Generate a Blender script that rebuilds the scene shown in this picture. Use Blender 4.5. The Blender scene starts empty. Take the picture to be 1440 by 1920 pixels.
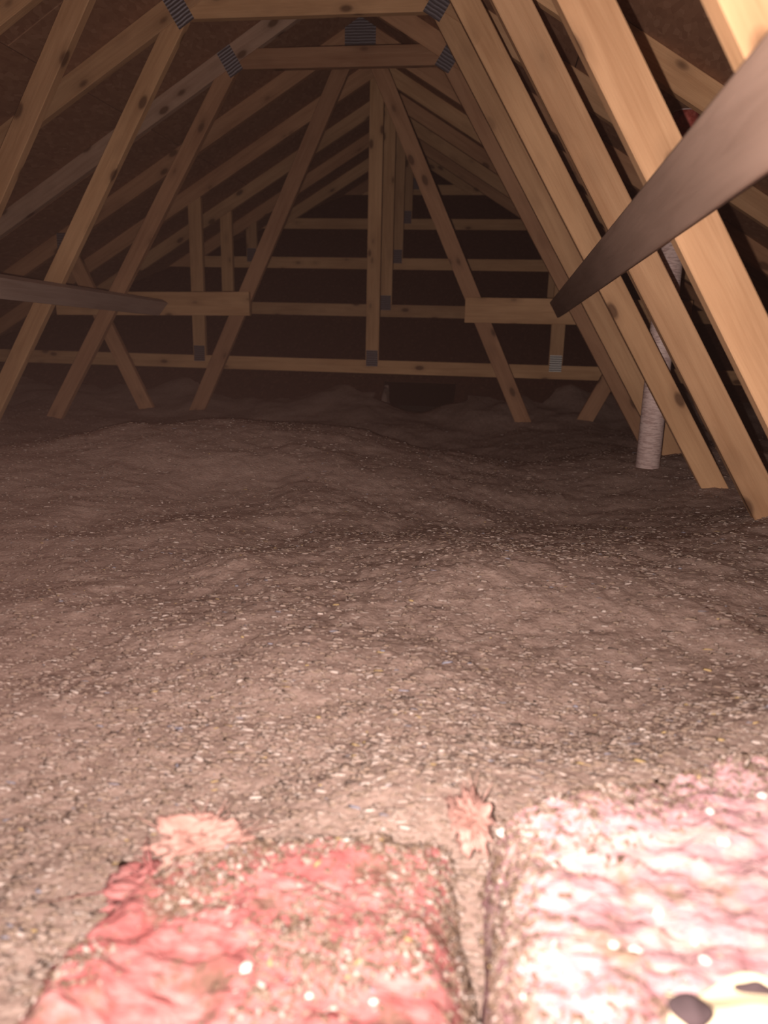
import bpy, bmesh, math, random
import numpy as np
from mathutils import Matrix, Vector

random.seed(7)
rng = np.random.default_rng(7)
scene = bpy.context.scene
COL = scene.collection

# ------------------------------------------------------------------ camera
ZC = 0.95                                   # eye height above the attic floor (ridge line is x = 0)
CAM = Vector((0.793, 0.0, ZC))
YAW, PITCH, ROLL, FPX = 0.1345, 0.2468, 0.0233, 1398.56
fw = Vector((-math.sin(YAW) * math.cos(PITCH), math.cos(YAW) * math.cos(PITCH), -math.sin(PITCH)))
rt0 = Vector((math.cos(YAW), math.sin(YAW), 0))
up0 = rt0.cross(fw)
rt = rt0 * math.cos(ROLL) + up0 * math.sin(ROLL)
up = up0 * math.cos(ROLL) - rt0 * math.sin(ROLL)
cd = bpy.data.cameras.new('camera')
cd.sensor_fit = 'VERTICAL'
cd.sensor_height = 24.0
cd.lens = FPX / 1920 * 24.0
cd.clip_start = 0.01
cd.dof.use_dof = True
cd.dof.focus_distance = 2.0
cd.dof.aperture_fstop = 2.6
cam = bpy.data.objects.new('camera', cd)
m3 = Matrix((rt, up, -fw)).transposed()
cam.matrix_world = Matrix.Translation(CAM) @ m3.to_4x4()
COL.objects.link(cam)
scene.camera = cam

# ------------------------------------------------------------------ world: a dark attic with a little dust in the air
w = bpy.data.worlds.new('world')
scene.world = w
w.use_nodes = True
nt = w.node_tree
nt.nodes['Background'].inputs[0].default_value = (0, 0, 0, 1)
nt.nodes['Background'].inputs[1].default_value = 0.0
vs = nt.nodes.new('ShaderNodeVolumeScatter')
vs.inputs['Color'].default_value = (1.0, 0.58, 0.50, 1)
vs.inputs['Density'].default_value = 0.00058
vs.inputs['Anisotropy'].default_value = 0.0
nt.links.new(vs.outputs[0], nt.nodes['World Output'].inputs['Volume'])

# ------------------------------------------------------------------ light: the hand-held torch beside the lens
def torch(name, energy, cone, blend, radius=0.004):
    ld = bpy.data.lights.new(name, 'SPOT')
    ld.energy = energy
    ld.spot_size = math.radians(cone)
    ld.spot_blend = blend
    ld.shadow_soft_size = radius
    ld.color = (1.0, 0.875, 0.79)
    o = bpy.data.objects.new(name, ld)
    pos = CAM + rt * -0.020 + up * -0.010 + fw * 0.029
    aim = (fw + up * 0.16 + rt * 0.10).normalized()
    o.rotation_euler = aim.to_track_quat('-Z', 'Y').to_euler()
    o.location = pos
    COL.objects.link(o)
torch('torch_beam', 40.0, 96, 1.0)
torch('torch_spill', 70.0, 175, 0.5)

scene.view_settings.view_transform = 'Standard'
scene.view_settings.look = 'None'
scene.view_settings.gamma = 1.0
scene.view_settings.use_curve_mapping = False
scene.view_settings.exposure = 0.0
cy = scene.cycles
cy.use_adaptive_sampling = True
cy.adaptive_threshold = 0.04
cy.adaptive_min_samples = 12
cy.max_bounces = 3
cy.diffuse_bounces = 2
cy.glossy_bounces = 1
cy.volume_bounces = 0
cy.transmission_bounces = 1

# ------------------------------------------------------------------ material helpers
class NT:
    def __init__(s, name):
        s.m = bpy.data.materials.new(name)
        s.m.use_nodes = True
        s.t = s.m.node_tree
        s.b = s.t.nodes['Principled BSDF']
        s.b.inputs['Specular IOR Level'].default_value = 0.25
    def n(s, typ, **kw):
        nd = s.t.nodes.new(typ)
        for k, v in kw.items():
            if k.startswith('i_'):
                nd.inputs[k[2:].replace('_', ' ')].default_value = v
            else:
                setattr(nd, k, v)
        return nd
    def l(s, a, b):
        s.t.links.new(a, b)
    def coords(s, scale=(1, 1, 1), kind='Object', rnd=0.0):
        tc = s.n('ShaderNodeTexCoord')
        mp = s.n('ShaderNodeMapping')
        mp.inputs['Scale'].default_value = scale
        s.l(tc.outputs[kind], mp.inputs['Vector'])
        if rnd:
            oi = s.n('ShaderNodeObjectInfo')
            mu = s.n('ShaderNodeMath', operation='MULTIPLY')
            mu.inputs[1].default_value = rnd
            s.l(oi.outputs['Random'], mu.inputs[0])
            s.l(mu.outputs[0], mp.inputs['Location'])
        return mp.outputs[0]
    def noise(s, vec, scale, detail=4, rough=0.55, dist=0.0):
        nd = s.n('ShaderNodeTexNoise')
        nd.inputs['Scale'].default_value = scale
        nd.inputs['Detail'].default_value = detail
        nd.inputs['Roughness'].default_value = rough
        nd.inputs['Distortion'].default_value = dist
        s.l(vec, nd.inputs['Vector'])
        return nd.outputs['Fac']
    def ramp(s, fac, stops):
        r = s.n('ShaderNodeValToRGB')
        e = r.color_ramp.elements
        while len(e) < len(stops):
            e.new(0.5)
        for i, (p, c) in enumerate(stops):
            e[i].position = p
            e[i].color = (*c, 1) if len(c) == 3 else c
        s.l(fac, r.inputs[0])
        return r.outputs[0]
    def mix(s, fac, a, b, mode='MIX'):
        mx = s.n('ShaderNodeMix', data_type='RGBA', blend_type=mode)
        for sock, v in ((mx.inputs[0], fac), (mx.inputs[6], a), (mx.inputs[7], b)):
            if isinstance(v, (int, float)):
                sock.default_value = v
            elif isinstance(v, tuple):
                sock.default_value = (*v, 1)
            else:
                s.l(v, sock)
        return mx.outputs[2]
    def bump(s, h, strength=0.3, dist=0.003):
        b = s.n('ShaderNodeBump')
        b.inputs['Strength'].default_value = strength
        b.inputs['Distance'].default_value = dist
        s.l(h, b.inputs['Height'])
        s.l(b.outputs[0], s.b.inputs['Normal'])
    def done(s, col, rough=0.7, metal=0.0):
        if isinstance(col, tuple):
            s.b.inputs['Base Color'].default_value = (*col, 1)
        else:
            s.l(col, s.b.inputs['Base Color'])
        s.b.inputs['Roughness'].default_value = rough
        s.b.inputs['Metallic'].default_value = metal
        return s.m

def pine(name, light, dark, var=0.35, knots=True):
    """sawn softwood: grain along local x, knots, board-to-board variation"""
    k = NT(name)
    v = k.coords((0.55, 9, 9), rnd=37.0)
    grain = k.noise(v, 5.0, 3, 0.6, 0.8)
    c = k.ramp(grain, [(0.30, dark), (0.62, light)])
    v2 = k.coords((1.2, 4, 4), rnd=11.0)
    blot = k.noise(v2, 1.6, 3, 0.5)
    c = k.mix(0.45, c, k.ramp(blot, [(0.35, tuple(x * 0.72 for x in dark)), (0.65, light)]))
    if knots:
        v3 = k.coords((5.5, 11.0, 11.0), rnd=53.0)
        vo = k.n('ShaderNodeTexVoronoi')
        vo.inputs['Scale'].default_value = 1.0
        k.l(v3, vo.inputs['Vector'])
        sepc = k.n('ShaderNodeSeparateColor')
        k.l(vo.outputs['Color'], sepc.inputs[0])
        some = k.ramp(sepc.outputs[1], [(0.12, (0, 0, 0)), (0.14, (1, 1, 1))])
        kn = k.mix(1.0, k.ramp(vo.outputs['Distance'], [(0.12, (1, 1, 1)), (0.20, (0, 0, 0))]), some, 'MULTIPLY')
        ring = k.mix(1.0, k.ramp(vo.outputs['Distance'], [(0.15, (1, 1, 1)), (0.38, (0, 0, 0))]), some, 'MULTIPLY')
        c = k.mix(k.mix(0.35, (0, 0, 0), ring), c, tuple(x * 0.55 for x in dark))
        c = k.mix(k.mix(0.85, (0, 0, 0), kn), c, (0.13, 0.06, 0.03))
    oi = k.n('ShaderNodeObjectInfo')
    br = k.ramp(oi.outputs['Random'], [(0.0, (1 - var, 1 - var, 1 - var * 0.9)), (1.0, (1, 1, 1))])
    c = k.mix(1.0, c, br, 'MULTIPLY')
    fine = k.noise(k.coords((3, 60, 60), rnd=5.0), 4.0, 1)
    k.bump(fine, 0.35, 0.002)
    return k.done(c, 0.72)

M = {}
M['pine'] = pine('pine_lumber', (0.74, 0.43, 0.235), (0.55, 0.29, 0.145), 0.25)
M['pine_red'] = pine('pine_lumber_reddish', (0.56, 0.30, 0.17), (0.40, 0.19, 0.10), 0.25)
M['pine_pale'] = pine('pine_lumber_pale', (0.62, 0.40, 0.29), (0.46, 0.27, 0.185), 0.2)
M['brace_pale'] = pine('brace_lumber_pale', (0.56, 0.40, 0.34), (0.42, 0.28, 0.23), 0.05, knots=False)  # lighter tone for the left-hand brace
M['brace'] = pine('brace_lumber_grey', (0.36, 0.238, 0.187), (0.26, 0.165, 0.125), 0.05, knots=False)

def osb(name, a, b, fleck):
    k = NT(name)
    v = k.coords((1, 1, 1), rnd=19.0)
    vo = k.n('ShaderNodeTexVoronoi')
    vo.inputs['Scale'].default_value = 62.0
    mp = k.n('ShaderNodeMapping')
    mp.inputs['Scale'].default_value = (1, 0.45, 1)
    k.l(v, mp.inputs['Vector'])
    k.l(mp.outputs[0], vo.inputs['Vector'])
    sep = k.n('ShaderNodeSeparateColor')
    k.l(vo.outputs['Color'], sep.inputs[0])
    c = k.ramp(sep.outputs[0], [(0.0, a), (0.85, b), (0.97, fleck)])
    n = k.noise(v, 3.0, 4)
    c = k.mix(0.4, c, k.ramp(n, [(0.3, a), (0.7, b)]))
    k.bump(sep.outputs[0], 0.25, 0.002)
    return k.done(c, 0.85)
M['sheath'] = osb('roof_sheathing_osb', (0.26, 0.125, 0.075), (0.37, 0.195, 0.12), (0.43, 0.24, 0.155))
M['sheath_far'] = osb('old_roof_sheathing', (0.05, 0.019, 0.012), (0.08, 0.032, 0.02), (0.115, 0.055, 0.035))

k = NT('galvanised_plate')
v = k.coords((1, 1, 1))
wv = k.n('ShaderNodeTexWave', wave_type='BANDS', bands_direction='Z')
wv.inputs['Scale'].default_value = 22.0
wv.inputs['Distortion'].default_value = 1.5
wv.inputs['Detail'].default_value = 1.0
k.l(v, wv.inputs['Vector'])
c = k.ramp(wv.outputs['Fac'], [(0.2, (0.13, 0.11, 0.12)), (0.7, (0.23, 0.205, 0.23))])
k.bump(wv.outputs['Fac'], 0.9, 0.004)
M['plate'] = k.done(c, 0.5, 0.4)
M['plate_glint'] = M['plate'].copy()  # lighter copy for one plate, its glint painted into the colour
M['plate_glint'].name = 'galvanised_plate_painted_glint'
for nd in M['plate_glint'].node_tree.nodes:
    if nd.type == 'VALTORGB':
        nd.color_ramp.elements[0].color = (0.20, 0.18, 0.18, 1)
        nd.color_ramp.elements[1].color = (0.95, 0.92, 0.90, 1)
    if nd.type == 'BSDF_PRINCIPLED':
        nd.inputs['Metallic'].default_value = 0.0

k = NT('steel_nail')
M['steel'] = k.done((0.45, 0.42, 0.42), 0.4, 0.9)

k = NT('cellulose_insulation')
v = k.coords((1, 1, 1))
n1 = k.noise(v, 9.0, 2, 0.65)
n2 = k.noise(k.coords((0.7, 1.6, 1.6)), 95.0, 2, 0.7)
c = k.ramp(n2, [(0.30, (0.21, 0.14, 0.118)), (0.50, (0.31, 0.216, 0.186)), (0.72, (0.40, 0.297, 0.262))])
c = k.mix(0.35, c, k.ramp(n1, [(0.3, (0.20, 0.13, 0.108)), (0.7, (0.33, 0.235, 0.20))]))
n3 = k.noise(v, 160.0, 1, 0.7)
k.bump(n3, 0.45, 0.005)
M['cell'] = k.done(c, 1.0)
k.b.inputs['Specular IOR Level'].default_value = 0.0

def plain(name, col, rough=0.9, var=0.25, scale=60):
    k = NT(name)
    n = k.noise(k.coords(), scale, 3)
    c = k.ramp(n, [(0.3, tuple(x * (1 - var) for x in col)), (0.7, col)])
    return k.done(c, rough)
M['fleck_a'] = plain('paper_fleck_pale', (0.40, 0.30, 0.26))
M['fleck_b'] = plain('paper_fleck_white', (0.56, 0.45, 0.41))
M['fleck_c'] = plain('paper_fleck_tan', (0.30, 0.21, 0.165))
M['fleck_d'] = plain('paper_fleck_dark', (0.10, 0.07, 0.06))
M['fleck_e'] = plain('paper_fleck_blue', (0.27, 0.25, 0.30))
M['fleck_f'] = plain('paper_fleck_yellow', (0.48, 0.33, 0.16))
M['crumb_brown'] = plain('brown_crumb', (0.19, 0.12, 0.085))
M['chip'] = plain('white_chip', (0.85, 0.80, 0.74))
M['painted_shade'] = plain('painted_shade', (0.075, 0.05, 0.055))  # dark colour of the lumps that stand in for shade
M['cream'] = plain('cream_paper', (0.86, 0.70, 0.48), 0.8, 0.15, 20)

def fibre(name, light, mid, deep, dirt, dirt_lo, dirt_hi):
    k = NT(name)
    v = k.coords((1.0, 2.4, 2.0))
    n1 = k.noise(v, 13.0, 4, 0.62, 1.2)
    c = k.ramp(n1, [(0.28, deep), (0.48, mid), (0.68, light)])
    n2 = k.noise(k.coords((2, 9, 9)), 20.0, 4, 0.6)
    c = k.mix(0.25, c, k.ramp(n2, [(0.3, deep), (0.7, light)]))
    d = k.noise(k.coords(), 17.0, 4, 0.7)
    dm = k.ramp(d, [(dirt_lo, (0, 0, 0)), (dirt_hi, (0.85, 0.85, 0.85))])
    c = k.mix(dm, c, dirt)
    k.bump(k.noise(v, 55.0, 2, 0.7), 0.45, 0.010)
    m = k.done(c, 1.0)
    k.b.inputs['Specular IOR Level'].default_value = 0.05
    return m
M['pink'] = fibre('pink_fibreglass', (0.50, 0.25, 0.24), (0.37, 0.125, 0.125), (0.22, 0.045, 0.045), (0.15, 0.09, 0.065), 0.52, 0.62)
M['pink_pale'] = fibre('pale_pink_fibreglass', (0.58, 0.42, 0.375), (0.46, 0.265, 0.30), (0.33, 0.135, 0.15), (0.26, 0.17, 0.115), 0.56, 0.68)
M['tuft'] = fibre('dusty_pink_fibreglass', (0.50, 0.31, 0.27), (0.42, 0.23, 0.20), (0.26, 0.125, 0.10), (0.2, 0.13, 0.10), 0.6, 0.72)

k = NT('pvc_pipe')
v = k.coords((1, 1, 1))
n = k.noise(k.coords((14, 14, 60)), 3.0, 4)
c = k.ramp(n, [(0.38, (0.52, 0.35, 0.33)), (0.55, (0.76, 0.57, 0.54))])
M['pvc'] = k.done(c, 0.45)
k = NT('red_primer')
n = k.noise(k.coords(), 30.0, 4)
M['primer'] = k.done(k.ramp(n, [(0.35, (0.30, 0.03, 0.02)), (0.65, (0.62, 0.16, 0.13))]), 0.5)
M['drywall'] = plain('drywall', (0.6, 0.57, 0.52))

# ------------------------------------------------------------------ geometry helpers
def tag(o, label=None, cat=None, group=None, kind=None):
    if label: o['label'] = label
    if cat: o['category'] = cat
    if group: o['group'] = group
    if kind: o['kind'] = kind
    return o
def empty(name, loc, label=None, cat=None, group=None, kind=None):
    o = bpy.data.objects.new(name, None)
    o.empty_display_size = 0.1
    o.location = loc
    COL.objects.link(o)
    return tag(o, label, cat, group, kind)
def link(name, me, mat, parent=None, matrix=None):
    o = bpy.data.objects.new(name, me)
    COL.objects.link(o)
    if mat is not None:
        me.materials.append(M[mat])
    if parent is not None:
        o.parent = parent
        if matrix is not None:
            o.matrix_local = matrix
    elif matrix is not None:
        o.matrix_world = matrix
    return o

def clip(poly, n, c):
    """keep the side n.p <= c of a convex polygon"""
    out = []
    for i in range(len(poly)):
        a, b = poly[i], poly[(i + 1) % len(poly)]
        da = n[0] * a[0] + n[1] * a[1] - c
        db = n[0] * b[0] + n[1] * b[1] - c
        if da <= 0: out.append(a)
        if da * db < 0:
            t = da / (da - db)
            out.append((a[0] + (b[0] - a[0]) * t, a[1] + (b[1] - a[1]) * t))
    return out

def prism(name, poly, y0, y1, parent, mat, axis=None, bevel=0.0025):
    """a board: polygon in the x-z plane of the truss, thick along y; local x runs along the board"""
    P = [Vector((a, b)) for a, b in poly]
    cen = sum(P, Vector((0, 0))) / len(P)
    ax = Vector(axis).normalized()
    nz = Vector((-ax.y, ax.x))
    bm = bmesh.new()
    h = (y1 - y0) / 2
    lo = [bm.verts.new(((p - cen).dot(ax), -h, (p - cen).dot(nz))) for p in P]
    hi = [bm.verts.new(((p - cen).dot(ax), h, (p - cen).dot(nz))) for p in P]
    n = len(P)
    bm.faces.new(lo); bm.faces.new(hi[::-1])
    for i in range(n):
        bm.faces.new((lo[i], hi[i], hi[(i + 1) % n], lo[(i + 1) % n]))
    bmesh.ops.recalc_face_normals(bm, faces=bm.faces)
    if bevel:
        bmesh.ops.bevel(bm, geom=bm.edges[:], offset=bevel, segments=1, affect='EDGES', clamp_overlap=True)
    me = bpy.data.meshes.new(name)
    bm.to_mesh(me); bm.free()
    mt = Matrix(((ax.x, 0, nz.x, cen.x), (0, 1, 0, (y0 + y1) / 2), (ax.y, 0, nz.y, cen.y - parent.location.z), (0, 0, 0, 1)))
    return link(name, me, mat, parent, mt)

LW, LT = 0.089, 0.038                          # 2x4
PITCHR, APEX = 0.60, 1.545 + ZC                # roof pitch; ridge height of rafter centre lines
NR = math.hypot(1, PITCHR)
def strip(p0, p1, wdt):
    d = Vector(p1) - Vector(p0)
    d.normalize()
    n = Vector((-d.y, d.x)) * (wdt / 2)
    a, b = Vector(p0), Vector(p1)
    return [tuple(a + n), tuple(a - n), tuple(b - n), tuple(b + n)], tuple(d)
def under_rafter(poly, sg):                    # keep what lies below the rafter's lower edge
    return clip(poly, (PITCHR * sg, 1), APEX - NR * LW / 2)
def rafter(par, sg, mat, xend=3.95, zmin=None):
    p, d = strip((-0.3 * sg, APEX + 0.3 * PITCHR), (xend * sg, APEX - xend * PITCHR), LW)
    p = clip(p, (-sg, 0), -0.001)
    if zmin is not None: p = clip(p, (0, -1), -zmin)
    return prism('rafter', p, -LT / 2, LT / 2, par, mat, d)
def plate(par, x, z, wx, wz, rot=0.0, yf=-LT / 2):
    p, d = strip((x - wx / 2 * math.cos(rot), z - wx / 2 * math.sin(rot)), (x + wx / 2 * math.cos(rot), z + wx / 2 * math.sin(rot)), wz)
    return prism('gusset_plate', p, yf - 0.0018, yf - 0.0002, par, 'plate', d, 0)

# ------------------------------------------------------------------ setting: floor and roof deck
def box_mesh(name, sx, sy, sz, bev=0.0):
    bm = bmesh.new()
    bmesh.ops.create_cube(bm, size=1)
    bmesh.ops.scale(bm, vec=(sx, sy, sz), verts=bm.verts)
    if bev:
        bmesh.ops.bevel(bm, geom=bm.edges[:], offset=bev, segments=1, affect='EDGES')
    me = bpy.data.meshes.new(name)
    bm.to_mesh(me); bm.free()
    return me
fl = link('floor', box_mesh('floor', 8.4, 11.2, 0.02), 'drywall', None, Matrix.Translation((0, 3.4, -0.01)))
tag(fl, 'drywall ceiling below the attic, hidden under the insulation', None, None, 'structure')

DECK = APEX + NR * LW / 2                      # underside of the roof deck at the ridge
panel_me = {}
for sg, nm in ((-1, 'ceiling_left'), (1, 'ceiling_right')):
    root = empty(nm, (0, 0, DECK), 'brown sheathing panels of the roof slope over the rafters', None, None, 'structure')
    ang = math.atan(PITCHR)
    for r in range(4):
        for cidx in range(6):
            y0 = -2.0 + 2.44 * cidx - (1.22 if r % 2 else 0)
            y1 = min(y0 + 2.44, 9.0); y0 = max(y0, -2.0)
            if y1 - y0 < 0.1: continue
            key = round(y1 - y0, 2)
            if key not in panel_me:
                panel_me[key] = box_mesh('panel', 1.216, y1 - y0 - 0.004, 0.012, 0.0015)
                panel_me[key].materials.append(M['sheath'])
            s = 1.22 * r + 0.61 + 0.004
            o = bpy.data.objects.new('panel', panel_me[key])
            COL.objects.link(o)
            o.parent = root
            R = Matrix.Rotation(ang * sg, 4, 'Y')
            nrm = Vector((PITCHR * sg, 0, 1)).normalized()
            loc = Vector((sg * s * math.cos(ang), (y0 + y1) / 2, -s * math.sin(ang))) + nrm * 0.0065
            o.matrix_local = Matrix.Translation(loc) @ R

# far slope: the deck of the crossing roof, on which the valley trusses stand
Y1, SP = 5.0916, 0.61
VM = 0.62
VZ1 = -0.2823 + ZC
def far_z(y):
    return VZ1 - LW / 2 + VM * (y - Y1)
wall = empty('wall_back', (0, 4.2, far_z(4.2)), 'dark sheathing of the crossing roof slope behind the valley trusses', None, None, 'structure')
def far_panel(x0, x1, y0, y1):
    # clip against the underside of the main roof
    quad = [(x0, y0), (x1, y0), (x1, y1), (x0, y1)]
    for sg in (-1, 1):
        # DECK - .6*sg*x >= far_z(y) + .0
        quad = clip(quad, (PITCHR * sg, VM), DECK - VZ1 + LW / 2 + VM * Y1 - 0.01)
        if len(quad) < 3: return
    bm = bmesh.new()
    nrm = Vector((0, -VM, 1)).normalized() * 0.012
    hi = [bm.verts.new((x, y - 4.2, far_z(y) - far_z(4.2) - 0.001)) for x, y in quad]
    lo = [bm.verts.new((v.co.x, v.co.y - nrm.y, v.co.z - nrm.z)) for v in hi]
    n = len(hi)
    bm.faces.new(hi); bm.faces.new(lo[::-1])
    for i in range(n):
        bm.faces.new((hi[i], lo[i], lo[(i + 1) % n], hi[(i + 1) % n]))
    bmesh.ops.recalc_face_normals(bm, faces=bm.faces)
    me = bpy.data.meshes.new('panel'); bm.to_mesh(me); bm.free()
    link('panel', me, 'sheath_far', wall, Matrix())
G = 0.003
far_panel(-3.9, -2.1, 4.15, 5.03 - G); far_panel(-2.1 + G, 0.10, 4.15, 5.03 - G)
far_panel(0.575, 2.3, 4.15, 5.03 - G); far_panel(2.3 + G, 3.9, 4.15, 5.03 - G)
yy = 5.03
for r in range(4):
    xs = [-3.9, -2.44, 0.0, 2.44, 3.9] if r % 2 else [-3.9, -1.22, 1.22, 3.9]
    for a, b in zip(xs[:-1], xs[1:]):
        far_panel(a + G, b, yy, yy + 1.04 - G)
    yy += 1.04

# ------------------------------------------------------------------ roof trusses with collar ties
TY = {i: Y1 - SP * (4 - i) for i in range(-3, 4)}
ZCOL = 1.215 + ZC
def web_x(z):                                  # centre line of the side webs
    return 1.258 - 0.617 * (z - ZC)
labels = {
    -3: 'nearest roof truss, its bright web filling the upper right corner',
    -2: 'second roof truss from the camera, wide pale web right of centre with three knots',
    -1: 'third roof truss, its right web ending on the insulation beside the frame edge',
    0: 'fourth roof truss, its right web standing just in front of the white pipe',
    1: 'fifth roof truss, its collar tie crossing the very top of the picture',
    2: 'sixth roof truss, its reddish collar tie just below the topmost one',
}
Z_BASE = 0.02
OUT = {-3: -0.052, -2: -0.022}               # the two nearest right-hand webs stand a little further in
for i in range(-3, 3):
    y = TY[i]
    t = empty('roof_truss', (0, y, 0), labels[i], 'roof truss', 'roof trusses with collar ties')
    wood = {2: 'pine_red'}.get(i, 'pine')
    for sg in (-1, 1):
        rm = 'pine_pale' if (i == 2 and sg < 0) else wood
        rafter(t, sg, rm)
        dx = OUT.get(i, 0.0) if sg > 0 else 0.0
        p, d = strip((web_x(Z_BASE - 0.2) * sg + dx, Z_BASE - 0.2), (web_x(ZCOL + 0.2) * sg + dx, ZCOL + 0.2), 0.079)
        p = under_rafter(p, sg)
        p = clip(p, (0, 1), ZCOL - LW / 2 - 0.001)
        p = clip(p, (0, -1), -Z_BASE)
        prism('web', p, -LT / 2, LT / 2, t, wood, d)
        plate(t, 0.525 * sg, 1.205 + ZC, 0.075, 0.125, 0.55 * -sg)
    p, d = strip((-0.9, ZCOL), (0.9, ZCOL), LW)
    p = under_rafter(under_rafter(p, 1), -1)
    prism('collar_tie', p, -LT / 2, LT / 2, t, wood, d)
    plate(t, 0, APEX - 0.03, 0.16, 0.12)

# the fan truss: two webs spreading down from the ridge
y = TY[3]
t = empty('roof_truss', (0, y, 0), 'fan truss whose two webs spread from the ridge to the floor', 'roof truss')
for sg in (-1, 1):
    rafter(t, sg, 'pine_red')
    f = lambda z: 0.475 * (1.571 + ZC - z)
    p, d = strip((f(Z_BASE - 0.2) * sg, Z_BASE - 0.2), (f(APEX) * sg, APEX), LW)
    p = clip(clip(under_rafter(p, sg), (-sg, 0), -0.001), (0, -1), -Z_BASE)
    prism('web', p, -LT / 2, LT / 2, t, 'pine_red', d)
    g = lambda z: 1.60 + 0.47 * (z - ZC)       # short struts leaning out to the rafters
    p, d = strip((g(0.3) * sg, 0.3), (g(ZC + 0.8) * sg, ZC + 0.8), LW)
    p = under_rafter(p, sg)
    prism('strut', p, -LT / 2, LT / 2, t, 'pine_red', d)
    plate(t, 1.80 * sg, 0.43 + ZC, 0.10, 0.12)
plate(t, 0, APEX - 0.035, 0.17, 0.20)

# ------------------------------------------------------------------ valley trusses stepping up the crossing roof
vl = ['lowest valley truss, its bottom chord half buried along the far slope',
      'second lowest valley truss on the dark far slope',
      'middle valley truss of the five on the far slope',
      'second highest valley truss on the far slope',
      'smallest and highest valley truss, close under the ridge']
for q in range(5):
    y = Y1 + SP * q
    zc = VZ1 + VM * SP * q
    t = empty('valley_truss', (0, y, zc - LW / 2), vl[q], 'roof truss', 'valley trusses')
    xe = (APEX - zc) / PITCHR
    made = []
    for sg in (-1, 1):
        made.append(rafter(t, sg, 'pine' if (q + (sg > 0)) % 2 else 'pine_red', xe + 0.2, zc - LW / 2))
    p, d = strip((-xe - 0.3, zc), (xe + 0.3, zc), LW)
    p = under_rafter(under_rafter(p, 1), -1)
    made.append(prism('bottom_chord', p, -LT / 2, LT / 2, t, 'pine', d))
    for x in (-1.215, 0, 1.215):
        if x and xe < 1.6: continue
        p, d = strip((x, zc + LW / 2 + 0.001), (x, APEX), LW)
        p = under_rafter(under_rafter(p, 1), -1)
        made.append(prism('king_post' if x == 0 else 'post', p, -LT / 2, LT / 2, t, 'pine', d))
        pl = plate(t, x, zc + LW / 2 + 0.012, 0.078, 0.105)
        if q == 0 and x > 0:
            pl.data.materials[0] = M['plate_glint']
            pl['label'] = 'gusset plate with a glint painted into its colour'
        made.append(pl)

# ------------------------------------------------------------------ braces
def board3(name, a, b, wvec, thick, mat, label, cat, end_cut=0.0, group=None):
    """board from a to b, wide along wvec"""
    a, b, wv = Vector(a), Vector(b), Vector(wvec)
    wid = wv.length
    ax = (b - a).normalized()
    wz = (wv - ax * wv.dot(ax)).normalized()
    ty = wz.cross(ax)
    L = (b - a).length
    me = box_mesh(name, L, thick, wid, 0.0025)
    for v in me.vertices:
        if v.co.x > 0: v.co.x += end_cut * (v.co.z / wid)
    M3 = Matrix((ax, ty, wz)).transposed().to_4x4()
    o = link(name, me, mat, None, Matrix.Translation((a + b) / 2) @ M3)
    return tag(o, label, cat, group)
def web_normal(sg):                            # unit normal of the web's inner edge, pointing to the room's middle
    return Vector((-sg, 0, -0.617)).normalized()
def on_web(sg, y, z):                          # centre of a 38 mm board lying against the inner edges of the webs
    p = Vector((web_x(z) * sg, y, z))
    return p + web_normal(sg) * (0.0395 + LT / 2 + 0.0015)
wdir = lambda sg: Vector((-0.617 * sg, 0, 1)).normalized() * LW
board3('lateral_brace', on_web(1, -0.35, ZC + 0.262) + Vector((-0.041, 0, 0)), on_web(1, 4.02, ZC + 0.128) + Vector((-0.015, 0, 0)), wdir(1), LT, 'brace',
       'long grey-brown brace running back across the right-hand webs', 'brace', -0.02)
board3('lateral_brace', on_web(-1, 1.6, ZC + 0.175), on_web(-1, 4.33, ZC + 0.095), wdir(-1), LT, 'brace_pale',
       'long pale brace running back across the left-hand webs', 'brace', 0.03)
yb = TY[3] - LT / 2 - LT / 2 - 0.001
board3('cross_board', (-1.87, yb, ZC + 0.078), (-0.64, yb, ZC + 0.098), (0, 0, 0.137), LT, 'pine',
       'short horizontal board on the left web of the fan truss', 'board')
board3('cross_board', (0.632, yb, ZC + 0.088), (1.87, yb, ZC + 0.092), (0, 0, 0.14), LT, 'pine',
       'short horizontal board on the right web of the fan truss', 'board')

# ------------------------------------------------------------------ vent pipe
def tube(name, r0, z0, z1, mat, parent, seg=32, rin=None):
    bm = bmesh.new()
    rin = rin or r0 - 0.005
    rings = []
    for r, z in ((r0, z0), (r0, z1), (rin, z1), (rin, z0)):
        rings.append([bm.verts.new((r * math.cos(6.28318 * i / seg), r * math.sin(6.28318 * i / seg), z)) for i in range(seg)])
    for a in range(4):
        A, B = rings[a], rings[(a + 1) % 4]
        for i in range(seg):
            f_ = bm.faces.new((A[i], A[(i + 1) % seg], B[(i + 1) % seg], B[i]))
            f_.smooth = a in (0, 2)
    bmesh.ops.recalc_face_normals(bm, faces=bm.faces)
    me = bpy.data.meshes.new(name); bm.to_mesh(me); bm.free()
    return link(name, me, mat, parent, Matrix())
vp = empty('vent_pipe', (1.415, 2.95, 0.02), 'white plastic vent pipe with red-primed joints behind the right-hand webs', 'pipe')
tube('pipe', 0.0445, 0.0, ZC + 0.715, 'pvc', vp)
s1 = tube('coupling', 0.0495, ZC + 0.40, ZC + 0.52, 'pvc', vp, rin=0.0447)
tube('primer_band', 0.0452, ZC + 0.32, ZC + 0.3995, 'primer', vp, rin=0.0447)
tube('primer_band', 0.0452, ZC + 0.60, ZC + 0.71, 'primer', vp, rin=0.0447)

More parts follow.
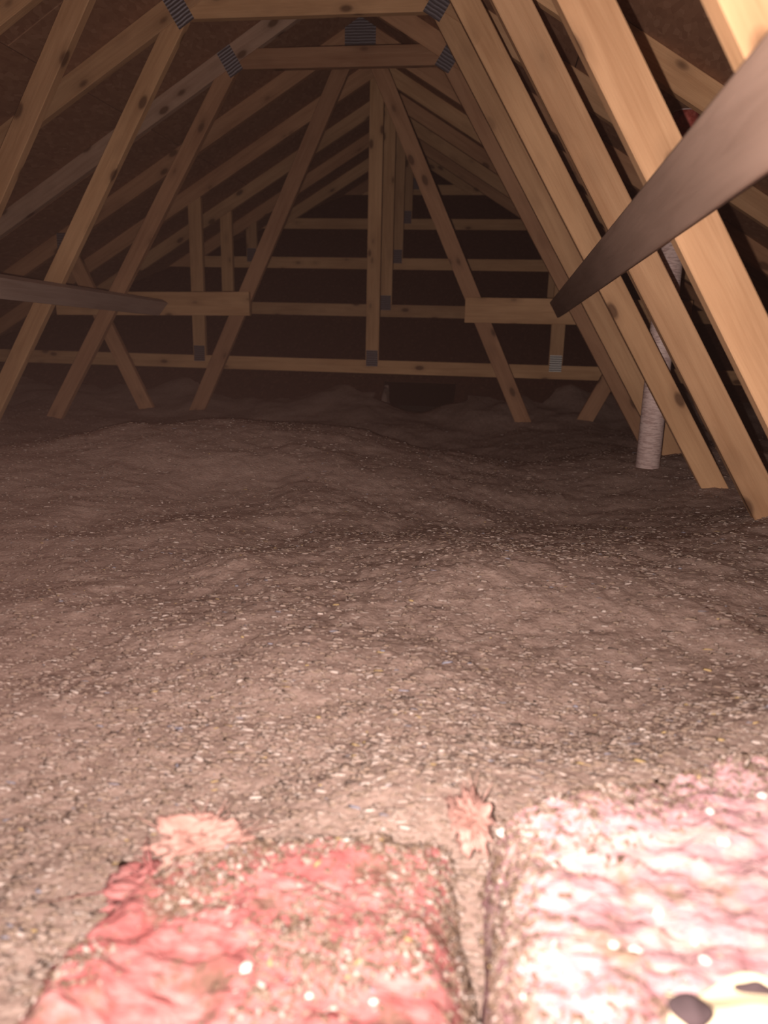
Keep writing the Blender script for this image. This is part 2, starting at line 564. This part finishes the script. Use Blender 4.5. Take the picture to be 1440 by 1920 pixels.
# ------------------------------------------------------------------ loose insulation
def vnoise(x, y, seed):
    xi = np.floor(x).astype(np.int64); yi = np.floor(y).astype(np.int64)
    xf = x - xi; yf = y - yi
    def h(a, b):
        n = (a * 374761393 + b * 668265263 + seed * 1274126177) & 0xffffffff
        n = ((n ^ (n >> 13)) * 1274126177) & 0xffffffff
        return ((n ^ (n >> 16)) & 0xffff) / 65535.0
    u = xf * xf * (3 - 2 * xf); v = yf * yf * (3 - 2 * yf)
    return (h(xi, yi) * (1 - u) + h(xi + 1, yi) * u) * (1 - v) + (h(xi, yi + 1) * (1 - u) + h(xi + 1, yi + 1) * u) * v - 0.5
def fbm(x, y, f, octs, seed, gain=0.5):
    s = 0; a = 1
    for i in range(octs):
        s = s + a * vnoise(x * f + 13.7 * i, y * f + 7.1 * i, seed + i); f *= 2.03; a *= gain
    return s
def gauss(x, y, cx, cy, sx, sy, rot=0.0):
    dx, dy = x - cx, y - cy
    c, s = math.cos(rot), math.sin(rot)
    u, v = dx * c + dy * s, -dx * s + dy * c
    return np.exp(-0.5 * ((u / sx) ** 2 + (v / sy) ** 2))
CX = CAM.x
def ins_base(x, y):
    z = np.full_like(x, -0.53 + ZC)
    z = z + 0.075 * gauss(x, y, CX + 0.20, 1.62, 0.42, 0.30, 0.25)      # mound in front of the right-hand webs
    z = z - 0.07 * gauss(x, y, CX + 0.35, 2.35, 0.42, 0.25, 0.1)        # hollow behind it
    z = z + 0.09 * gauss(x, y, CX + 0.95, 2.05, 0.28, 0.35)             # bank at the web feet
    z = z + 0.115 * gauss(x, y, CX - 0.72, 3.05, 0.45, 0.33)            # far mounds
    z = z + 0.085 * gauss(x, y, CX - 1.22, 2.62, 0.33, 0.28)
    z = z + 0.055 * gauss(x, y, CX - 1.8, 2.25, 0.5, 0.3)
    z = z - 0.07 * gauss(x, y, CX - 1.1, 3.95, 0.9, 0.42)
    z = z - 0.07 * gauss(x, y, CX - 0.1, 3.5, 0.5, 0.5)
    z = z + 0.05 * gauss(x, y, CX + 0.75, 3.2, 0.35, 0.3)
    z = z + 0.03 * gauss(x, y, CX - 0.25, 1.15, 0.3, 0.22)
    z = z - 0.02 * gauss(x, y, CX - 0.2, 0.6, 0.5, 0.2)
    z = z + 0.03 * gauss(x, y, CX - 0.12, 0.72, 0.25, 0.10)             # loose fill heaped against the batts
    z = z + 0.08 * gauss(x, y, CX + 0.38, 0.87, 0.28, 0.09, 0.5)
    z = z + 0.05 * fbm(x, y, 1.6, 3, 3)
    return z
def ins_z(x, y):
    z = ins_base(x, y)
    # drifts blown up onto the far slope
    far = VZ1 - LW / 2 + VM * (y - Y1)
    bank = np.clip((y - 4.35) / 0.6, 0, 1)
    z = z + bank * (0.10 + 0.14 * fbm(x, y * 0.6, 2.3, 3, 21)) * (1 - gauss(x, y, 0.33, 4.85, 0.17, 0.3))
    inside = np.clip((y - 4.83) / 0.04, 0, 1) * np.clip((x - 0.07 - 0.10 * fbm(x, y, 9, 2, 77)) / 0.05, 0, 1) * np.clip((0.66 - x) / 0.04, 0, 1)
    z = np.where(inside > 0, z * (1 - inside) + inside * 0.06, z)      # gap left under the cut opening
    z = z + 0.034 * fbm(x, y, 4.0, 2, 31) + 0.007 * fbm(x, y, 17.0, 3, 41) + 0.005 * fbm(x, y, 50.0, 3, 51)
    return z
ys = np.concatenate([np.arange(-0.6, 0.35, 0.05), 0.35 * np.exp(np.linspace(0, math.log(5.35 / 0.35), 560))])
xn = np.linspace(-1, 1, 561)
xs = CX + np.sign(xn) * (0.55 * np.abs(xn) + 3.0 * np.abs(xn) ** 3)
xs = np.unique(np.clip(xs, -3.1, 3.1))
GX, GY = np.meshgrid(xs, ys)
GZ = ins_z(GX, GY)
nx, ny = len(xs), len(ys)
co = np.stack([GX, GY, GZ], -1).reshape(-1, 3)
idx = np.arange(nx * ny).reshape(ny, nx)
faces = np.stack([idx[:-1, :-1], idx[:-1, 1:], idx[1:, 1:], idx[1:, :-1]], -1).reshape(-1, 4)
me = bpy.data.meshes.new('loose_insulation')
me.vertices.add(len(co)); me.vertices.foreach_set('co', co.ravel())
me.loops.add(faces.size); me.loops.foreach_set('vertex_index', faces.ravel())
me.polygons.add(len(faces)); me.polygons.foreach_set('loop_start', np.arange(0, faces.size, 4))
me.update(calc_edges=True)
me.polygons.foreach_set('use_smooth', np.ones(len(faces), dtype=bool))
ins = link('loose_insulation', me, 'cell')
tag(ins, 'deep blown grey-brown loose insulation covering the attic floor', 'insulation', None, 'stuff')

def crumbs(name, P, size, weights, mats, parent, flat=0.35, long=2.2, yaw=0.6):
    """many little flattened tetrahedra, one mesh"""
    n = len(P)
    s = size[0] + (size[1] - size[0]) * rng.random(n) ** 2.2
    L = s * (0.7 + (long - 0.7) * rng.random(n)) * 0.5
    W = s * (0.35 + 0.4 * rng.random(n)) * 0.5
    H = s * flat * (0.5 + rng.random(n)) * 0.5
    a = rng.normal(0, yaw, n)
    ca, sa = np.cos(a), np.sin(a)
    tilt = rng.normal(0.25, 0.5, n)
    base = np.array([(-1, -1, -1), (1, -0.8, -0.6), (0.9, 1, -1), (-0.8, 0.9, -0.5), (-0.3, 0.1, 1.2), (0.6, -0.2, 0.9)], float)
    nv = len(base)
    X = base[None, :, 0] * L[:, None]; Y = base[None, :, 1] * W[:, None]; Z = base[None, :, 2] * H[:, None]
    ct, st = np.cos(tilt)[:, None], np.sin(tilt)[:, None]
    Y, Z = Y * ct - Z * st, Y * st + Z * ct
    X, Y = X * ca[:, None] - Y * sa[:, None], X * sa[:, None] + Y * ca[:, None]
    co = np.stack([X, Y, Z], -1) + P[:, None, :]
    tri = np.array([(0, 1, 5), (0, 5, 4), (1, 2, 5), (2, 3, 4), (2, 4, 5), (3, 0, 4), (0, 3, 2), (0, 2, 1)])
    F = (tri[None] + (np.arange(n) * nv)[:, None, None]).reshape(-1, 3)
    me = bpy.data.meshes.new(name)
    me.vertices.add(n * nv); me.vertices.foreach_set('co', co.ravel())
    me.loops.add(F.size); me.loops.foreach_set('vertex_index', F.ravel())
    me.polygons.add(len(F)); me.polygons.foreach_set('loop_start', np.arange(0, F.size, 3))
    for m_ in mats: me.materials.append(M[m_])
    mi = rng.choice(len(mats), n, p=np.array(weights) / sum(weights))
    me.polygons.foreach_set('material_index', np.repeat(mi, len(tri)).astype(np.int32))
    me.update(calc_edges=True)
    o = link(name, me, None, parent, Matrix() if parent else None)
    o['kind'] = 'stuff'
    return o
N = 44000
yq = 0.42 * np.exp(rng.random(N) ** 0.85 * math.log(4.4 / 0.42))
xq = CX - 0.12 * yq + (rng.random(N) * 2 - 1) * (0.62 * yq + 0.15)
keep = (np.abs(xq) < 2.6)
xq, yq = np.concatenate([xq[keep], CX + rng.uniform(-0.5, 0.5, 6500)]), np.concatenate([yq[keep], rng.uniform(0.45, 1.0, 6500)])
P = np.stack([xq, yq, ins_z(xq, yq) + 0.0012], -1)
crumbs('paper_flecks', P, (0.0025, 0.0085), (5, 0.9, 5.0, 0.3, 0.12, 0.08), ('fleck_a', 'fleck_b', 'fleck_c', 'fleck_d', 'fleck_e', 'fleck_f'), ins, 0.2, 2.8, 0.3)

# ------------------------------------------------------------------ pink batts
def batt(name, corners, ztop, zbot, rad, mat, label, tilt=(0, 0), seed=1, nu=150, nv=130):
    """soft slab over a quadrilateral footprint (near-left, near-right, far-right, far-left)"""
    a, b, c, d = [np.array(p, float) for p in corners]
    cen = (a + b + c + d) / 4
    lu = (np.linalg.norm(b - a) + np.linalg.norm(c - d)) / 2
    lv = (np.linalg.norm(d - a) + np.linalg.norm(c - b)) / 2
    U, V = np.meshgrid(np.linspace(0, 1, nu), np.linspace(0, 1, nv))
    def surf(U, V):
        X = a[0] * (1 - U) * (1 - V) + b[0] * U * (1 - V) + c[0] * U * V + d[0] * (1 - U) * V
        Y = a[1] * (1 - U) * (1 - V) + b[1] * U * (1 - V) + c[1] * U * V + d[1] * (1 - U) * V
        wob = 0.022
        X = X + wob * fbm(X, Y, 9, 3, seed + 3) * (0.3 + 0.7 * np.abs(2 * U - 1))
        Y = Y + wob * fbm(X, Y, 9, 3, seed + 9) * (0.3 + 0.7 * np.abs(2 * V - 1))
        e = np.minimum(np.minimum(U, 1 - U) * lu, np.minimum(V, 1 - V) * lv)
        e = np.clip(e / rad, 0, 1)
        pr = np.sqrt(np.clip(1 - (1 - e) ** 2, 0, 1))
        Z = zbot + (ztop - zbot) * pr
        Z = Z + pr * (tilt[0] * (X - cen[0]) + tilt[1] * (Y - cen[1]))
        Z = Z + pr * (0.030 * fbm(X, Y, 8, 3, seed + 20) + 0.014 * np.abs(fbm(X * 1.6, Y * 3, 16, 3, seed + 30)) + 0.007 * fbm(X, Y * 1.8, 60, 3, seed + 40))
        return X, Y, Z
    X, Y, Z = surf(U, V)
    co = np.stack([X - cen[0], Y - cen[1], Z - zbot], -1).reshape(-1, 3)
    idx = np.arange(nu * nv).reshape(nv, nu)
    F = np.stack([idx[:-1, :-1], idx[:-1, 1:], idx[1:, 1:], idx[1:, :-1]], -1).reshape(-1, 4).tolist()
    rim = list(idx[0, :]) + list(idx[1:, -1]) + list(idx[-1, -2::-1]) + list(idx[-2:0:-1, 0])
    F.append([int(q) for q in rim[::-1]])
    me = bpy.data.meshes.new('batting')
    me.from_pydata(co.tolist(), [], F)
    me.polygons.foreach_set('use_smooth', np.ones(len(F), dtype=bool))
    root = empty(name, (cen[0], cen[1], zbot), label, 'insulation batt', 'pink insulation batts')
    link('batting', me, mat, root, Matrix())
    return root, surf, cen, zbot
bl, surfL, cenL, zbL = batt('insulation_batt', [(CX - 0.37, 0.12), (CX + 0.048, 0.12), (CX + 0.016, 0.665), (CX - 0.305, 0.60)],
    ZC - 0.470, ZC - 0.60, 0.075, 'pink', 'rough salmon-pink insulation batt, left of the two', (0.02, 0.0), 100)
br_, surfR, cenR, zbR = batt('insulation_batt', [(CX + 0.044, 0.10), (CX + 0.62, 0.10), (CX + 0.62, 0.93), (CX + 0.012, 0.595)],
    ZC - 0.425, ZC - 0.60, 0.032, 'pink_pale', 'paler square-edged pink insulation batt, right of the two', (0.02, 0.03), 200)

def on_batt(surf, cen, zb, U, V, lift=0.001):
    X, Y, Z = surf(np.array(U, float), np.array(V, float))
    return np.stack([X - cen[0], Y - cen[1], Z - zb + lift], -1)
def batt_debris(root, surf, cen, zb, seam, n1, n2, seed):
    U = []; V = []
    # thick along the far edge and the seam, thin elsewhere
    u = rng.random(n1); v = 1 - np.abs(rng.normal(0, 0.075, n1)); U.append(u); V.append(np.clip(v, 0.02, 0.985))
    u = seam + (1 if seam < 0.5 else -1) * np.abs(rng.normal(0, 0.03, n1 // 2)); U.append(np.clip(u, 0.01, 0.99)); V.append(rng.random(n1 // 2))
    # clustered patches
    cu, cv = rng.random(26), 0.35 + 0.62 * rng.random(26)
    q = rng.integers(0, 26, n2)
    U.append(np.clip(cu[q] + rng.normal(0, 0.04, n2), 0.02, 0.98)); V.append(np.clip(cv[q] + rng.normal(0, 0.035, n2), 0.02, 0.98))
    P = on_batt(surf, cen, zb, np.concatenate(U), np.concatenate(V), 0.0008)
    crumbs('debris', P, (0.0022, 0.0075), (2.2, 0.8, 4, 5, 0.06, 0.07), ('fleck_a', 'fleck_b', 'fleck_c', 'crumb_brown', 'fleck_e', 'fleck_f'), root, 0.5, 1.7, 1.2)
batt_debris(bl, surfL, cenL, zbL, 0.985, 6500, 3600, 1)
batt_debris(br_, surfR, cenR, zbR, 0.012, 4200, 2600, 2)

from mathutils import noise as mn
def tuft(root, centre, size, seed, mat='tuft', n=40, direction=0.6):
    """a torn clump of fibre: ragged lump with loose strands"""
    rr = np.random.default_rng(seed)
    bm = bmesh.new(); bmesh.ops.create_icosphere(bm, subdivisions=5, radius=1.0)
    off = Vector((seed * 3.1, seed * 1.7, seed))
    Rz = Matrix.Rotation(direction, 3, 'Z')
    for v in bm.verts:
        p = v.co.copy()
        st = Vector((p.x * 0.9, p.y * 2.2, p.z * 2.2))
        r = 1 + 0.75 * mn.fractal(st * 0.9 + off, 1.0, 2.0, 3) + 0.28 * mn.fractal(st * 3.0 + off, 1.0, 2.0, 3)
        v.co = Rz @ Vector((p.x * r, p.y * r * 0.75, p.z * r * 0.8))
    V = [np.array([v.co[:] for v in bm.verts])]
    F = [[v.index for v in f_.verts] for f_ in bm.faces]; bm.free()
    nb = len(V[0])
    for q in range(n):
        a0 = rr.random() * 6.28; el = rr.random() * 1.3
        d = np.array((math.cos(a0) * math.cos(el), math.sin(a0) * math.cos(el), math.sin(el)))
        bend = rr.normal(0, 0.3, 3); side = np.cross(d, rr.normal(0, 1, 3)); side /= np.linalg.norm(side); s2 = np.cross(d, side)
        pts = []
        for k_ in range(4):
            c = d * (0.6 + 0.26 * k_) + bend * (k_ / 3) ** 2
            w_ = 0.045 * (1 - k_ / 3.6)
            pts += [c + side * w_, c - side * w_ * 0.5 + s2 * w_, c - side * w_ * 0.5 - s2 * w_]
        for k_ in range(3):
            for e in range(3):
                F.append([nb + 3 * k_ + e, nb + 3 * k_ + (e + 1) % 3, nb + 3 * k_ + 3 + (e + 1) % 3, nb + 3 * k_ + 3 + e])
        V.append(np.array(pts)); nb += 12
    me = bpy.data.meshes.new('tuft')
    me.from_pydata((np.concatenate(V) * np.array(size)).tolist(), [], F)
    me.polygons.foreach_set('use_smooth', np.ones(len(F), dtype=bool))
    return link('tuft', me, mat, root, Matrix.Translation(Vector(centre) - root.location))
tuft(bl, (CX - 0.243, 0.575, ZC - 0.478), (0.040, 0.030, 0.024), 11, 'tuft', 40, 0.5)
tuft(bl, (CX - 0.262, 0.530, ZC - 0.492), (0.046, 0.040, 0.018), 15, 'pink', 30, 0.9)
tuft(br_, (CX + 0.006, 0.618, ZC - 0.450), (0.020, 0.030, 0.022), 12, 'tuft', 36, 2.0)

# a few larger white chips lying on the batts
chip_me = []
for s in range(3):
    bm = bmesh.new()
    bmesh.ops.create_icosphere(bm, subdivisions=2, radius=1.0)
    for v in bm.verts:
        p = v.co
        v.co = p * (1 + 0.35 * math.sin(3 * p.x + 5 * p.y + s * 2) * math.cos(4 * p.z + s))
    for f_ in bm.faces: f_.smooth = True
    me = bpy.data.meshes.new('white_chip'); bm.to_mesh(me); bm.free()
    me.materials.append(M['chip']); chip_me.append(me)
def ray_dir(u, v):
    return fw + rt * ((u - 720) / FPX) - up * ((v - 960) / FPX)
def locate(u, v, z):
    d = ray_dir(u, v)
    return CAM + d * ((z - ZC) / d.z)
from mathutils.bvhtree import BVHTree
def bvh_of(obj):
    bm = bmesh.new(); bm.from_mesh(obj.data)
    bm.transform(Matrix.Translation(obj.parent.location))
    t_ = BVHTree.FromBMesh(bm); bm.free(); return t_
trees = [bvh_of([c for c in r_.children if c.name.startswith('batting')][0]) for r_ in (bl, br_)]
def drop(x, y):
    best = None
    for t_ in trees:
        h = t_.ray_cast(Vector((x, y, 2)), Vector((0, 0, -1)))
        if h[0] is not None and (best is None or h[0].z > best): best = h[0].z
    return best
chips = [(462, 1837, 8), (935, 1650, 9), (1357, 1573, 9), (1430, 1488, 8), (1330, 1530, 7), (1235, 1712, 8), (1190, 1790, 8), (985, 1870, 6),
         (580, 1872, 5), (880, 1915, 6), (700, 1880, 5), (1150, 1780, 6), (1305, 1750, 5), (1320, 1810, 6), (420, 1790, 4), (650, 1600, 4)]
for i, (u, v, s) in enumerate(chips):
    p = locate(u, v, ZC - 0.44)
    z = drop(p.x, p.y)
    if z is None: continue
    p = locate(u, v, z); z = drop(p.x, p.y) or z
    o = bpy.data.objects.new('white_chip', chip_me[i % 3])
    COL.objects.link(o)
    o.location = (p.x, p.y, z + 0.0006 * s * 0.4)
    o.scale = (s * 0.00062, s * 0.00050, s * 0.00038)
    o.rotation_euler = (0, 0, random.random() * 3)
    if p.x < CX + 0.02:
        tag(o, 'small white crumb lying on the salmon-pink batt at left', 'crumb', 'white crumbs on the left batt')
    else:
        tag(o, 'small white crumb lying on the paler pink batt at right', 'crumb', 'white crumbs on the right batt')

# curled cream paper scrap; two dark lumps stand in for shade under its edges
def at_batt(u, v):
    p = locate(u, v, ZC - 0.42)
    for _ in range(4):
        z = drop(p.x, p.y)
        p = locate(u, v, z if z is not None else ZC - 0.42)
    return p
sc0 = at_batt(1412, 1948) + Vector((0, 0, 0.006))
n_ = 24
vv = []
for j in range(n_):
    for i in range(n_):
        a, b = i / (n_ - 1) * 2 - 1, j / (n_ - 1) * 2 - 1
        x = 0.050 * a * (1 - 0.12 * b * b) + 0.004 * math.sin(5 * b)
        y_ = 0.030 * b * (1 - 0.25 * a * a) + 0.004 * math.sin(4 * a + 1)
        z_ = 0.008 + 0.006 * math.sin(3.2 * a + 0.6) * b + 0.005 * math.cos(4 * b + a)
        vv.append((x, y_, z_))
ff = [(j * n_ + i, j * n_ + i + 1, (j + 1) * n_ + i + 1, (j + 1) * n_ + i) for j in range(n_ - 1) for i in range(n_ - 1)]
me = bpy.data.meshes.new('paper_scrap'); me.from_pydata(vv, [], ff)
me.polygons.foreach_set('use_smooth', np.ones(len(ff), dtype=bool))
o = link('paper_scrap', me, 'cream', None, Matrix.Translation(sc0))
md = o.modifiers.new('thickness', 'SOLIDIFY'); md.thickness = 0.0012
tag(o, 'curled cream paper scrap at the bottom right corner', 'paper scrap')
for (u, v, sx, sy, lab) in ((1290, 1932, 0.0135, 0.010, 'rounded dark lump standing for shade beside the cream paper scrap, nearer the middle'), (1412, 1893, 0.014, 0.0045, 'flat dark lump standing for shade on the far edge of the cream paper scrap, by the frame edge')):
    p = at_batt(u, v)
    bm = bmesh.new(); bmesh.ops.create_icosphere(bm, subdivisions=3, radius=1.0)
    for q in bm.verts:
        c_ = q.co
        q.co = Vector((c_.x * sx * (1 + 0.1 * math.sin(2 * c_.y)), c_.y * sy * (1 + 0.15 * math.sin(2 * c_.x + u)), c_.z * 0.006 * (1 + 0.3 * math.cos(5 * c_.x))))
    for f_ in bm.faces: f_.smooth = True
    me = bpy.data.meshes.new('shade_lump'); bm.to_mesh(me); bm.free()
    o = link('shade_lump', me, 'painted_shade', None, Matrix.Translation(p + Vector((0, 0, 0.015))))
    tag(o, lab, 'debris', 'shade lumps by the paper scrap')
